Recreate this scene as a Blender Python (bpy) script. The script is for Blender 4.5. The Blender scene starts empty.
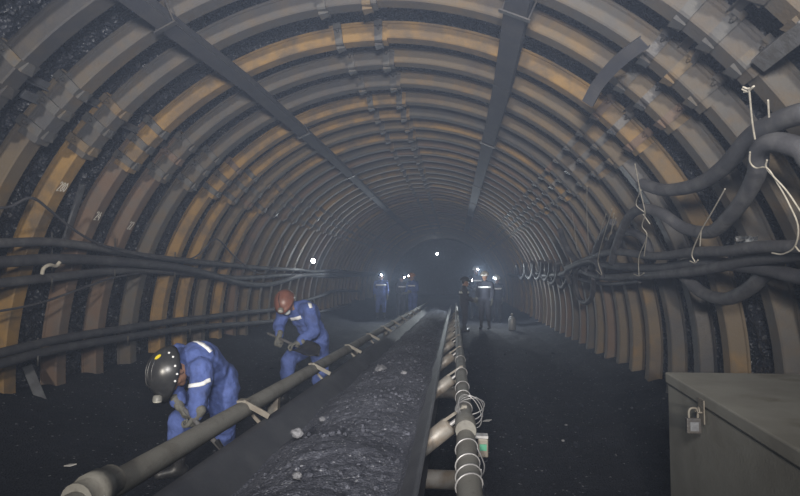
import bpy, bmesh, math, random
from mathutils import Vector, Matrix, noise
from mathutils.bvhtree import BVHTree
random.seed(7)
V = Vector
PI = math.pi
SC = bpy.context.scene
COL = SC.collection

# ------------------------------------------------------------------ camera
F = 533.0
CAM = V((0, 0, 1.7))
_ax = V(((455 - 400) / F, -(275 - 248) / F, 1)).normalized()
_yaw = math.asin(_ax.x)
_pit = math.asin(-_ax.y / math.cos(_yaw))
FW = V((-math.sin(_yaw) * math.cos(_pit), math.cos(_yaw) * math.cos(_pit), math.sin(_pit)))
RT = V((math.cos(_yaw), math.sin(_yaw), 0))
UP = RT.cross(FW)
cd = bpy.data.cameras.new('camera')
cd.sensor_width = 36
cd.lens = F * 36 / 800
cd.clip_start = .05
cam = bpy.data.objects.new('camera', cd)
COL.objects.link(cam)
m = Matrix((RT, UP, -FW)).transposed().to_4x4()
m.translation = CAM
cam.matrix_world = m
SC.camera = cam

TC = V((-.97, 0, .65))      # centre of the round tunnel section
TR = 3.95


def ray(px, py):
    return (RT * ((px - 400) / F) + UP * (-(py - 248) / F) + FW)


def at(px, py, Y):
    d = ray(px, py)
    return CAM + d * (Y / d.y)


def on_x(px, py, X):
    d = ray(px, py)
    return CAM + d * (X / d.x)


def on_z(px, py, Z):
    d = ray(px, py)
    return CAM + d * ((Z - CAM.z) / d.z)


def on_cyl(px, py, r):
    d = ray(px, py)
    ox, oz = CAM.x - TC.x, CAM.z - TC.z
    a = d.x * d.x + d.z * d.z
    b = 2 * (ox * d.x + oz * d.z)
    c = ox * ox + oz * oz - r * r
    t = (-b + math.sqrt(max(0, b * b - 4 * a * c))) / (2 * a)
    return CAM + d * t


# ------------------------------------------------------------------ mesh builder
def spline(pts, n=6):
    pts = [V(p) for p in pts]
    if len(pts) < 3:
        return pts
    out = []
    P = [pts[0] * 2 - pts[1]] + pts + [pts[-1] * 2 - pts[-2]]
    for i in range(1, len(P) - 2):
        p0, p1, p2, p3 = P[i - 1:i + 3]
        for k in range(n):
            t = k / n
            out.append(.5 * ((2 * p1) + (p2 - p0) * t + (2 * p0 - 5 * p1 + 4 * p2 - p3) * t * t + (3 * p1 - p0 - 3 * p2 + p3) * t ** 3))
    out.append(pts[-1])
    return out


class MB:
    def __init__(s):
        s.v = []
        s.f = []
        s.sm = []

    def add(s, vs, fs, smooth=False):
        o = len(s.v)
        s.v += [V(x) for x in vs]
        s.f += [tuple(i + o for i in f) for f in fs]
        s.sm += [smooth] * len(fs)
        return s

    def box(s, c, size, rot=None, taper=1.0):
        c = V(c)
        hx, hy, hz = [q / 2 for q in size]
        vs = []
        for z in (-1, 1):
            k = taper if z > 0 else 1
            for x, y in ((-1, -1), (1, -1), (1, 1), (-1, 1)):
                p = V((x * hx * k, y * hy * k, z * hz))
                if rot is not None:
                    p = rot @ p
                vs.append(c + p)
        return s.add(vs, [(3, 2, 1, 0), (4, 5, 6, 7), (0, 1, 5, 4), (1, 2, 6, 5), (2, 3, 7, 6), (3, 0, 4, 7)])

    def bar(s, a, b, w, h, up=V((0, 0, 1))):
        a, b = V(a), V(b)
        d = b - a
        z = d.normalized()
        x = up.cross(z)
        if x.length < 1e-4:
            x = V((1, 0, 0)).cross(z)
        x.normalize()
        y = z.cross(x)
        R = Matrix((x, y, z)).transposed()
        return s.box((a + b) / 2, (w, h, d.length), R)

    def tube(s, pts, r, seg=10, cap=True, flat=1.0):
        pts = [V(p) for p in pts]
        n = len(pts)
        T = []
        for i in range(n):
            t = pts[min(i + 1, n - 1)] - pts[max(i - 1, 0)]
            T.append(t.normalized() if t.length > 1e-9 else V((0, 1, 0)))
        x = T[0].orthogonal().normalized()
        vs = []
        for i in range(n):
            x = x - T[i] * x.dot(T[i])
            x.normalize()
            y = T[i].cross(x)
            rr = r[i] if isinstance(r, (list, tuple)) else r
            for k in range(seg):
                a = 2 * PI * k / seg
                vs.append(pts[i] + x * (rr * math.cos(a)) + y * (rr * flat * math.sin(a)))
        fs = []
        for i in range(n - 1):
            for k in range(seg):
                k2 = (k + 1) % seg
                fs.append((i * seg + k, i * seg + k2, (i + 1) * seg + k2, (i + 1) * seg + k))
        s.add(vs, fs, True)
        if cap:
            s.add([vs[k] for k in range(seg)], [tuple(reversed(range(seg)))])
            s.add([vs[(n - 1) * seg + k] for k in range(seg)], [tuple(range(seg))])
        return s

    def cyl(s, a, b, r, seg=16, r2=None):
        return s.tube([a, b], [r, r if r2 is None else r2], seg)

    def ell(s, c, rx, ry, rz, R=None, nu=14, nv=9):
        c = V(c)
        vs = []
        for j in range(nv + 1):
            ph = -PI / 2 + PI * j / nv
            for i in range(nu):
                a = 2 * PI * i / nu
                p = V((rx * math.cos(ph) * math.cos(a), ry * math.cos(ph) * math.sin(a), rz * math.sin(ph)))
                vs.append(c + (R @ p if R is not None else p))
        fs = []
        for j in range(nv):
            for i in range(nu):
                i2 = (i + 1) % nu
                fs.append((j * nu + i, j * nu + i2, (j + 1) * nu + i2, (j + 1) * nu + i))
        return s.add(vs, fs, True)

    def cap(s, a, b, ra, rb, seg=12):
        """tapered capsule"""
        a, b = V(a), V(b)
        t = (b - a)
        L = t.length
        if L < 1e-6:
            return s.ell(a, ra, ra, ra)
        t /= L
        pts, rs = [], []
        for k in range(5):
            q = PI / 2 * (1 - k / 4)
            pts.append(a - t * ra * math.sin(q))
            rs.append(max(ra * math.cos(q), 1e-4))
        for k in range(5):
            q = PI / 2 * k / 4
            pts.append(b + t * rb * math.sin(q))
            rs.append(max(rb * math.cos(q), 1e-4))
        return s.tube(pts, rs, seg, True)

    def lathe(s, base, axis, prof, seg=24):
        """prof: list of (r, h) along the axis"""
        base, axis = V(base), V(axis).normalized()
        return s.tube([base + axis * h for r, h in prof], [max(r, 1e-4) for r, h in prof], seg, True)

    def mesh(s, name):
        me = bpy.data.meshes.new(name)
        me.from_pydata([tuple(v) for v in s.v], [], s.f)
        me.polygons.foreach_set('use_smooth', s.sm)
        me.validate()
        me.update()
        return me

    def build(s, name, mat, parent=None, org=V((0, 0, 0))):
        if org.length:
            s.v = [v - org for v in s.v]
        me = s.mesh(name)
        o = bpy.data.objects.new(name, me)
        me.materials.append(mat)
        COL.objects.link(o)
        if parent is not None:
            o.parent = parent
        return o


def tag(o, label=None, cat=None, group=None, kind=None):
    if label:
        o['label'] = label
    if cat:
        o['category'] = cat
    if group:
        o['group'] = group
    if kind:
        o['kind'] = kind
    return o


def empty(name, loc, rz=0):
    o = bpy.data.objects.new(name, None)
    o.location = loc
    o.rotation_euler = (0, 0, rz)
    o.empty_display_size = .1
    COL.objects.link(o)
    return o


def bevel(o, w=.006, seg=2):
    b = o.modifiers.new('bevel', 'BEVEL')
    b.width = w
    b.segments = seg
    b.limit_method = 'ANGLE'
    return o


def bake(o):
    dg = bpy.context.evaluated_depsgraph_get()
    dg.update()
    me = bpy.data.meshes.new_from_object(o.evaluated_get(dg))
    old = o.data
    me.name = old.name
    o.modifiers.clear()
    o.data = me
    return o


# ------------------------------------------------------------------ materials
def mat(name, col, rough=.6, metal=0.0, col2=None, scale=6, mix=(.4, .65), col3=None, scale3=1.5, mix3=(.5, .7),
        bump=.0, bscale=30, spec=.5, emit=None, estr=0, detail=6):
    M = bpy.data.materials.new(name)
    M.use_nodes = True
    N, L = M.node_tree.nodes, M.node_tree.links
    b = N['Principled BSDF']
    b.inputs['Roughness'].default_value = rough
    b.inputs['Metallic'].default_value = metal
    b.inputs['Specular IOR Level'].default_value = spec
    geo = N.new('ShaderNodeNewGeometry')
    src = None

    def nz(sc, lo, hi, dt=detail):
        n = N.new('ShaderNodeTexNoise')
        n.inputs['Scale'].default_value = sc
        n.inputs['Detail'].default_value = dt
        n.inputs['Roughness'].default_value = .6
        L.new(geo.outputs['Position'], n.inputs['Vector'])
        r = N.new('ShaderNodeMapRange')
        r.inputs['From Min'].default_value = lo
        r.inputs['From Max'].default_value = hi
        L.new(n.outputs['Fac'], r.inputs['Value'])
        return r.outputs['Result'], n.outputs['Fac']
    c1 = N.new('ShaderNodeRGB')
    c1.outputs[0].default_value = (*col, 1)
    cur = c1.outputs[0]
    for c, sc, mx in ((col2, scale, mix), (col3, scale3, mix3)):
        if c:
            f, _ = nz(sc, *mx)
            x = N.new('ShaderNodeMix')
            x.data_type = 'RGBA'
            L.new(f, x.inputs[0])
            L.new(cur, x.inputs[6])
            x.inputs[7].default_value = (*c, 1)
            cur = x.outputs[2]
    L.new(cur, b.inputs['Base Color'])
    if bump:
        _, f = nz(bscale, 0, 1)
        bp = N.new('ShaderNodeBump')
        bp.inputs['Strength'].default_value = bump
        bp.inputs['Distance'].default_value = .02
        L.new(f, bp.inputs['Height'])
        L.new(bp.outputs[0], b.inputs['Normal'])
    if emit:
        b.inputs['Emission Color'].default_value = (*emit, 1)
        b.inputs['Emission Strength'].default_value = estr
    return M


def coal_mat(name, c_dark, c_light, rough, bstr, vs, spec=.6, lo=.45, hi=.75, chip=.975):
    """broken coal: faceted bumps with small glints and dusty patches"""
    M = bpy.data.materials.new(name)
    M.use_nodes = True
    N, L = M.node_tree.nodes, M.node_tree.links
    b = N['Principled BSDF']
    geo = N.new('ShaderNodeNewGeometry')
    n = N.new('ShaderNodeTexNoise')
    n.inputs['Scale'].default_value = 2.2
    n.inputs['Detail'].default_value = 8
    n.inputs['Roughness'].default_value = .7
    L.new(geo.outputs['Position'], n.inputs['Vector'])
    r = N.new('ShaderNodeMapRange')
    r.inputs['From Min'].default_value = lo
    r.inputs['From Max'].default_value = hi
    L.new(n.outputs['Fac'], r.inputs['Value'])
    v = N.new('ShaderNodeTexVoronoi')
    v.inputs['Scale'].default_value = vs
    L.new(geo.outputs['Position'], v.inputs['Vector'])
    sx = N.new('ShaderNodeSeparateColor')
    L.new(v.outputs['Color'], sx.inputs[0])
    mul = N.new('ShaderNodeMath')
    mul.operation = 'MULTIPLY'
    L.new(r.outputs[0], mul.inputs[0])
    L.new(sx.outputs[0], mul.inputs[1])
    x = N.new('ShaderNodeMix')
    x.data_type = 'RGBA'
    L.new(mul.outputs[0], x.inputs[0])
    x.inputs[6].default_value = (*c_dark, 1)
    x.inputs[7].default_value = (*c_light, 1)
    # sparse pale stone chips
    gt = N.new('ShaderNodeMath')
    gt.operation = 'GREATER_THAN'
    gt.inputs[1].default_value = chip
    L.new(sx.outputs[1], gt.inputs[0])
    x2 = N.new('ShaderNodeMix')
    x2.data_type = 'RGBA'
    L.new(gt.outputs[0], x2.inputs[0])
    L.new(x.outputs[2], x2.inputs[6])
    x2.inputs[7].default_value = (.22, .23, .26, 1)
    L.new(x2.outputs[2], b.inputs['Base Color'])
    rr = N.new('ShaderNodeMapRange')
    rr.inputs['To Min'].default_value = rough - .2
    rr.inputs['To Max'].default_value = rough + .2
    L.new(sx.outputs[2], rr.inputs['Value'])
    L.new(rr.outputs[0], b.inputs['Roughness'])
    b.inputs['Specular IOR Level'].default_value = spec
    bp = N.new('ShaderNodeBump')
    bp.inputs['Strength'].default_value = bstr
    bp.inputs['Distance'].default_value = .03
    add = N.new('ShaderNodeMath')
    add.operation = 'ADD'
    L.new(v.outputs['Distance'], add.inputs[0])
    L.new(n.outputs['Fac'], add.inputs[1])
    L.new(add.outputs[0], bp.inputs['Height'])
    L.new(bp.outputs[0], b.inputs['Normal'])
    return M


ST_GREY = mat('steel_grey', (.088, .082, .075), .75, 0, (.11, .08, .048), 5, (.4, .7), (.06, .06, .065), 1.7, (.45, .7), .25, 40)
ST_BROWN = mat('steel_brown', (.125, .098, .066), .75, 0, (.185, .118, .048), 2.6, (.5, .72), (.07, .06, .055), 1.9, (.5, .75), .25, 40)
ST_RED = mat('steel_red_brown', (.13, .086, .06), .75, 0, (.12, .1, .085), 4, (.45, .7), (.07, .055, .05), 2, (.55, .8), .25, 40)
ST_OR = mat('steel_orange_rust', (.27, .165, .055), .75, .0, (.15, .105, .06), 3, (.42, .62), (.085, .07, .052), 2.3, (.5, .75), .3, 40)
ST_DARK = mat('steel_dark', (.055, .055, .06), .5, .2, (.085, .075, .065), 5, (.4, .7), None, 1, (0, 1), .2, 40)
ST_CLAMP = mat('steel_clamp', (.085, .084, .083), .65, .1, (.12, .09, .055), 7, (.5, .75), (.05, .05, .055), 3, (.5, .7), .2, 50)
COAL_WALL = coal_mat('coal_rock', (.018, .021, .031), (.085, .092, .12), .45, .8, 30, .6)
COAL_FLOOR = coal_mat('coal_floor', (.014, .0155, .023), (.04, .043, .056), .85, .6, 60, .15, .4, .75, .992)
COAL_BELT = coal_mat('coal_dusty', (.045, .048, .062), (.16, .17, .21), .85, .35, 110, .12, .33, .66, .965)
RUBBER = mat('belt_rubber', (.036, .039, .05), .6, 0, (.06, .064, .075), 4, (.4, .7), None, 1, (0, 1), .15, 60)
PIPE = mat('pipe_paint', (.155, .153, .14), .65, 0.05, (.11, .104, .092), 6, (.45, .65), (.07, .065, .06), 14, (.6, .75), .15, 60)
ROLLER = mat('roller_steel', (.27, .258, .24), .5, .3, (.2, .165, .13), 9, (.45, .65), (.08, .075, .07), 3, (.55, .75), .1, 60)
BRKT = mat('bracket_steel', (.18, .17, .148), .6, .1, (.13, .11, .09), 9, (.4, .7), None, 1, (0, 1), .15, 60)
ZINC = mat('zinc', (.42, .42, .43), .45, .4, (.25, .25, .26), 20, (.4, .7))
GIRDER = mat('girder_steel', (.04, .042, .053), .85, 0, (.06, .058, .06), 4, (.45, .7), (.045, .045, .05), 12, (.55, .75), .15, 40)
HOSE = mat('hose_rubber', (.06, .061, .07), .75, 0, (.115, .115, .12), 5, (.45, .7), (.045, .045, .05), 13, (.55, .75), .2, 60)
CABLE = mat('cable_dark', (.04, .041, .05), .75, 0, (.08, .08, .088), 5, (.45, .7), None, 1, (0, 1), .2, 60)
STRING = mat('white_cord', (.42, .395, .34), .85, 0, (.26, .24, .2), 30, (.4, .7))
WOOD = mat('weathered_plank', (.12, .12, .125), .8, 0, (.075, .07, .065), 14, (.4, .65), None, 1, (0, 1), .3, 60)
PLATE = mat('grey_plate', (.17, .18, .2), .5, .3, (.1, .1, .11), 8, (.4, .7), None, 1, (0, 1), .2, 50)
BOX = mat('chest_paint', (.22, .218, .195), .75, 0, (.17, .165, .145), 3, (.4, .65), (.095, .08, .055), 2.2, (.58, .75), .12, 50)
BLUE = mat('blue_cotton', (.085, .13, .37), .85, 0, (.06, .095, .28), 9, (.4, .65), (.05, .062, .14), 4, (.56, .75), .7, 22)
STRIPE = mat('reflective_stripe', (.86, .87, .88), .4, 0, (.7, .72, .76), 40, (.4, .7))
SKIN = mat('skin', (.36, .2, .13), .55, 0, (.22, .13, .09), 20, (.5, .75))
GLOVE = mat('work_glove', (.14, .14, .125), .85, 0, (.08, .08, .075), 20, (.4, .7), None, 1, (0, 1), .3, 80)
BOOT = mat('boot_rubber', (.018, .018, .02), .45, 0, (.04, .04, .042), 12, (.5, .7))
H_BLACK = mat('helmet_black', (.03, .031, .034), .3, 0, (.05, .05, .052), 16, (.5, .75))
H_RED = mat('helmet_maroon', (.2, .085, .06), .4, 0, (.14, .065, .05), 14, (.45, .7))
H_WHITE = mat('helmet_white', (.75, .75, .73), .35, 0, (.55, .55, .54), 14, (.45, .7))
H_ORANGE = mat('helmet_dull_orange', (.5, .2, .06), .4, 0, (.35, .15, .05), 14, (.45, .7))
YEL = mat('yellow_sticker', (.75, .6, .04), .5)
MASK = mat('dust_mask', (.62, .66, .68), .8, 0, (.35, .5, .55), 20, (.5, .7))
DARKCLOTH = mat('dark_cotton', (.03, .033, .05), .85, 0, (.045, .048, .065), 9, (.4, .7), None, 1, (0, 1), .3, 28)
LAMPBODY = mat('lamp_body', (.2, .2, .19), .45)
LENS = mat('lamp_lens_off', (.45, .45, .4), .15)
GLOW = mat('lamp_lit', (.9, .9, .9), .3, emit=(.85, .93, 1), estr=120)
CHALK = mat('chalk', (.62, .6, .55), .9)
PALE = mat('pale_rock', (.2, .205, .225), .8, 0, (.09, .094, .11), 14, (.4, .6), None, 1, (0, 1), .5, 40)
FOIL = mat('plastic_film', (.5, .52, .54), .2, .3, (.25, .26, .28), 14, (.4, .6))
PAPER = mat('pale_scrap', (.6, .6, .6), .7)
GREEN = mat('green_label', (.05, .22, .14), .5)
FLASK = mat('flask_paint', (.22, .22, .23), .4, .2, (.25, .25, .26), 12, (.4, .7))
EYE = mat('eye', (.5, .48, .45), .2)
HAIR = mat('hair', (.015, .012, .01), .6)

# ------------------------------------------------------------------ tunnel shell
Y0, Y1 = -9.0, 46.0


def shell(name, t0, t1):
    ys = []
    y = Y0
    while y < Y1:
        ys.append(y)
        y += .2 if y < 2 else (.045 if y < 9.5 else (.09 if y < 16 else .25))
    ys.append(Y1)
    nt = int((t1 - t0) * TR / .05)
    vs, fs = [], []
    for j, y in enumerate(ys):
        for i in range(nt + 1):
            a = t0 + (t1 - t0) * i / nt
            r = 4.05
            p = V((TC.x + r * math.cos(a), y, TC.z + r * math.sin(a)))
            n1 = noise.noise(p * 1.3)
            c = noise.cell(p * 9 + V((n1, n1, n1)) * .7)
            n2 = noise.noise(p * 11)
            r += .05 + .05 * n1 + .05 * c + .035 * n2
            r = max(r, 4.035)
            vs.append((TC.x + r * math.cos(a), y, TC.z + r * math.sin(a)))
    w = nt + 1
    for j in range(len(ys) - 1):
        for i in range(nt):
            fs.append((j * w + i, (j + 1) * w + i, (j + 1) * w + i + 1, j * w + i + 1))
    mb = MB()
    mb.add(vs, fs, False)
    o = mb.build(name, COAL_WALL)
    o['kind'] = 'structure'
    return o


DG = PI / 180
shell('wall_right', -13 * DG, 45 * DG)
shell('ceiling', 45 * DG, 135 * DG)
shell('wall_left', 135 * DG, 193 * DG)
for nm, y in (('wall_far', Y1), ('wall_near', Y0)):
    mb = MB()
    n = 40
    vs = [(TC.x, y, TC.z)] + [(TC.x + 4.3 * math.cos(2 * PI * i / n), y, TC.z + 4.3 * math.sin(2 * PI * i / n)) for i in range(n)]
    fs = [(0, 1 + i, 1 + (i + 1) % n) for i in range(n)]
    if y > 0:
        fs = [tuple(reversed(f)) for f in fs]
    mb.add(vs, fs)
    tag(mb.build(nm, COAL_WALL), kind='structure')


def floor_z(x, y):
    p = V((x, y, 0))
    z = .05 * noise.noise(p * .9) + .025 * noise.noise(p * 4) + .012 * noise.noise(p * 13)
    e = max(0, -3.55 - x)
    z += min(.55, .42 * e) * (.75 + .35 * noise.noise(V((0, y * .8, 3))))
    e = max(0, x - 2.3)
    z += .22 * e
    return z


mb = MB()
ys = []
y = Y0
while y < Y1:
    ys.append(y)
    y += .3 if y < 1 else (.07 if y < 10 else (.14 if y < 18 else .4))
ys.append(Y1)
xs = [-5.3 + i * .075 for i in range(int(8.6 / .075) + 1)]
vs = [(x, y, floor_z(x, y)) for y in ys for x in xs]
w = len(xs)
fs = [(j * w + i, j * w + i + 1, (j + 1) * w + i + 1, (j + 1) * w + i) for j in range(len(ys) - 1) for i in range(w - 1)]
mb.add(vs, fs, True)
tag(mb.build('floor', COAL_FLOOR), kind='structure')

# ------------------------------------------------------------------ steel arches
# rolled channel: (along the tunnel, inward height)
PROF = [(-.122, 0), (-.122, .022), (-.104, .03), (-.086, .168), (-.074, .18), (.074, .18), (.086, .168), (.104, .03), (.122, .022), (.122, 0)]
R_LEG, R_CR, R_CL = 4.025, 3.992, 3.962     # outer radius of each rolled segment


def arc_mesh(name, t0, t1, rout, prof=PROF, n=None, base=0.0):
    mb = MB()
    n = n or max(2, int(abs(t1 - t0) / (2.2 * DG)))
    k = len(prof)
    vs, fs = [], []
    for i in range(n + 1):
        a = t0 + (t1 - t0) * i / n
        for (u, h) in prof:
            r = rout - h
            vs.append((r * math.cos(a), u, TC.z + r * math.sin(a)))
    for i in range(n):
        for q in range(k):
            q2 = (q + 1) % k
            fs.append((i * k + q, i * k + q2, (i + 1) * k + q2, (i + 1) * k + q))
    fs.append(tuple(range(k)))
    fs.append(tuple(reversed([n * k + q for q in range(k)])))
    mb.add(vs, fs)
    me = mb.mesh(name)
    me.materials.append(ST_GREY)
    return me


ME_LEGR = arc_mesh('leg_segment', -9.5 * DG, 49 * DG, R_LEG)
ME_LEGL = arc_mesh('leg_segment', 132 * DG, 189.5 * DG, R_LEG)
ME_CRR = arc_mesh('crown_segment', 38.5 * DG, 97 * DG, R_CR)
ME_CRL = arc_mesh('crown_segment', 87 * DG, 142.5 * DG, R_CL)


def clamp_mesh(a, rout):
    """strap round the overlapped channels, back bar and two bolts"""
    mb = MB()
    w = .045 / 3.9
    off = [(-.165, -.005), (-.165, .06), (-.136, .07), (-.11, .212), (-.094, .226), (.094, .226), (.11, .212), (.136, .07), (.165, .06), (.165, -.005)]
    k = len(off)
    vs, fs = [], []
    for s in (-1, 1):
        for (u, h) in off:
            r = rout - h
            vs.append((r * math.cos(a + s * w), u, TC.z + r * math.sin(a + s * w)))
    for q in range(k):
        q2 = (q + 1) % k
        fs.append((q, q2, k + q2, k + q))
    fs.append(tuple(reversed(range(k))))
    fs.append(tuple(range(k, 2 * k)))
    mb.add(vs, fs)
    er = V((math.cos(a), 0, math.sin(a)))
    c = V((0, 0, TC.z))
    et = V((-math.sin(a), 0, math.cos(a)))
    R = Matrix((et, V((0, 1, 0)), er)).transposed()
    # folded lug on the inner face
    p = c + er * (rout - .227)
    lug = []
    for th_ in (0, .012):
        for (e, u, r_) in ((.045, -.06, 0), (.045, .06, 0), (-.05, .035, .0), (-.05, -.035, .0)):
            lug.append(p + et * e + V((0, u, 0)) - er * (r_ + th_ + (.022 if e > 0 and th_ else 0)))
    mb.add(lug, [(3, 2, 1, 0), (4, 5, 6, 7), (0, 1, 5, 4), (1, 2, 6, 5), (2, 3, 7, 6), (3, 0, 4, 7)])
    for s in (-1, 1):
        q = c + er * (rout - .055) + V((0, s * .15, 0))
        mb.box(q, (.075, .05, .02), R)
        mb.cyl(q + er * .03, q - er * .05, .011, 8)
        mb.cyl(q - er * .012, q - er * .034, .02, 6)
    me = mb.mesh('clamp')
    me.materials.append(ST_CLAMP)
    return me


CL = []
for a in (40.3, 44.2, 48.0):
    CL.append(clamp_mesh(a * DG, R_LEG))
for a in (132.8, 136.8, 140.8):
    CL.append(clamp_mesh(a * DG, R_LEG - .02))
for a in (88.5, 95.5):
    CL.append(clamp_mesh(a * DG, R_CR - .005))

PAL = {'g': ST_GREY, 'b': ST_BROWN, 'r': ST_RED, 'o': ST_OR, 'd': ST_DARK}
# depth, skew, colours: right leg, right crown, left crown, left leg
NEAR = [(3.25, .03, 'gggd'), (3.93, .035, 'ggdb'), (4.6, .035, 'gggb'), (5.25, .035, 'gbgo'), (6.1, .012, 'boor'),
        (6.82, .01, 'dbgr'), (7.6, .006, 'gbgg'), (8.42, .004, 'bboo'), (9.15, 0, 'bgoo'), (9.85, 0, 'bobb'), (10.6, 0, 'rboo')]
ORD = ['first', 'second', 'third', 'fourth', 'fifth', 'sixth', 'seventh', 'eighth', 'ninth', 'tenth', 'eleventh', 'twelfth', 'thirteenth',
       'fourteenth', 'fifteenth', 'sixteenth', 'seventeenth', 'eighteenth', 'nineteenth', 'twentieth', 'twenty-first', 'twenty-second',
       'twenty-third', 'twenty-fourth', 'twenty-fifth', 'twenty-sixth', 'twenty-seventh', 'twenty-eighth', 'twenty-ninth', 'thirtieth',
       'thirty-first', 'thirty-second', 'thirty-third', 'thirty-fourth', 'thirty-fifth', 'thirty-sixth', 'thirty-seventh', 'thirty-eighth',
       'thirty-ninth', 'fortieth', 'forty-first', 'forty-second', 'forty-third', 'forty-fourth', 'forty-fifth']
ARCH = list(NEAR)
y = NEAR[-1][0]
rr = random.Random(3)
while y < 39:
    y += .74 + rr.uniform(-.04, .04)
    ARCH.append((y, rr.uniform(-.004, .004), ''.join(rr.choice('bbgbobbgrr') for _ in range(4))))
CHALKED = {3: ('280', (61, 195)), 4: ('24', (91, 218)), 5: ('22', (126, 228))}
CNAME = {'g': 'grey', 'b': 'brown', 'r': 'reddish', 'o': 'orange-rusted', 'd': 'dark'}


def obj_mat(o, m):
    o.material_slots[0].link = 'OBJECT'
    o.material_slots[0].material = m


ARCH_ROOT = []
for i, (d, sk, cs) in enumerate(ARCH):
    root = empty('steel_arch', (TC.x, d, 0), -sk)
    if i in CHALKED:
        lab = 'rusty channel-steel tunnel arch with white chalk marks %s on its %s leg' % (CHALKED[i][0], CNAME[cs[3]])
    elif i < 3:
        lab = ['steel tunnel arch, third before the one chalked 280, cut off by the picture edge',
               'steel tunnel arch, second before the one chalked 280', 'steel tunnel arch standing just before the one chalked 280'][i]
    else:
        lab = 'steel tunnel arch with %s left leg, %s beyond the arch chalked 22' % (CNAME[cs[3]], ORD[i - 6])
    tag(root, lab, 'arch', 'steel support arches of the tunnel')
    for me, c, nm in ((ME_LEGR, cs[0], 'leg_segment'), (ME_CRR, cs[1], 'crown_segment'), (ME_CRL, cs[2], 'crown_segment'), (ME_LEGL, cs[3], 'leg_segment')):
        o = bpy.data.objects.new(nm, me)
        COL.objects.link(o)
        o.parent = root
        obj_mat(o, PAL[c])
    for me in CL:
        o = bpy.data.objects.new('clamp', me)
        COL.objects.link(o)
        o.parent = root
        if rr.random() < .35:
            obj_mat(o, rr.choice((ST_BROWN, ST_GREY, ST_DARK, ST_RED)))
    ARCH_ROOT.append(root)

# chalk numerals as thin strokes on the inner face of the left legs
GLYPH = {'2': [[(.0, .8), (.2, 1), (.7, 1), (.9, .75), (.6, .45), (0, 0), (1, .05)]],
         '8': [[(.5, .52), (.1, .75), (.5, 1), (.9, .75), (.5, .52), (.05, .25), (.5, 0), (.95, .25), (.5, .52)]],
         '0': [[(.5, 1), (.1, .7), (.1, .3), (.5, 0), (.9, .3), (.9, .7), (.5, 1)]],
         '4': [[(.6, 1), (0, .35), (1, .35)], [(.75, .7), (.7, 0)]]}


def chalk(root, text, deg, size=.11):
    mb = MB()
    n = len(text)
    w = .04 if n == 3 else .05
    u0 = -n * w / 2
    for k, ch in enumerate(text):
        for st in GLYPH[ch]:
            pts = []
            for gx, gy in spline([(x, y, 0) for x, y in st], 4) and [(p.x, p.y) for p in spline([(x, y, 0) for x, y in st], 4)]:
                a = deg * DG - (gy * size) / 3.9
                r = R_LEG - .182
                pts.append(V((r * math.cos(a), max(-.062, min(.062, u0 + (k + gx * .75) * w)), TC.z + r * math.sin(a))))
            mb.tube(pts, .0034, 4)
    mb.build('chalk_number', CHALK, root)['label'] = 'white chalk number'


for i, (t, dg) in CHALKED.items():
    q = at(*dg, ARCH[i][0]) - TC
    chalk(ARCH_ROOT[i], t, math.degrees(math.atan2(q.z, q.x)))

# spacer struts from arch to arch along the three joint lines
for a, nm in ((134.5, 'over the wall of long cables'), (45.8, 'over the wall of hanging hoses'), (91.5, 'at the top of the roof')):
    mb = MB()
    mb.box((0, 0, 0), (.07, 1, .012)).box((-.03, 0, -.02), (.01, 1, .04))
    me = mb.mesh('spacer_strut')
    me.materials.append(PLATE if a > 100 else ST_CLAMP)
    for i in range(0, 30):
        d0, d1 = ARCH[i][0], ARCH[i + 1][0]
        if rr.random() < .12:
            continue
        aa = (a + rr.uniform(-1.6, 1.6)) * DG
        o = bpy.data.objects.new('spacer_strut', me)
        r = 4.0
        xx = r * math.cos(aa)
        o.location = (TC.x + xx, (d0 + d1) / 2 + .5 * (ARCH[i][1] + ARCH[i + 1][1]) * -xx, TC.z + r * math.sin(aa))
        o.rotation_euler = (0, -(aa - PI / 2), 0)
        o.scale = (1, d1 - d0 - .26, 1)
        COL.objects.link(o)
        tag(o, 'small flat steel spacer strut bridging two arches ' + nm, 'strut', 'spacer struts ' + nm)

# ------------------------------------------------------------------ roof girders


def cylpt(a, r, y):
    return V((TC.x + r * math.cos(a * DG), y, TC.z + r * math.sin(a * DG)))


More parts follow.
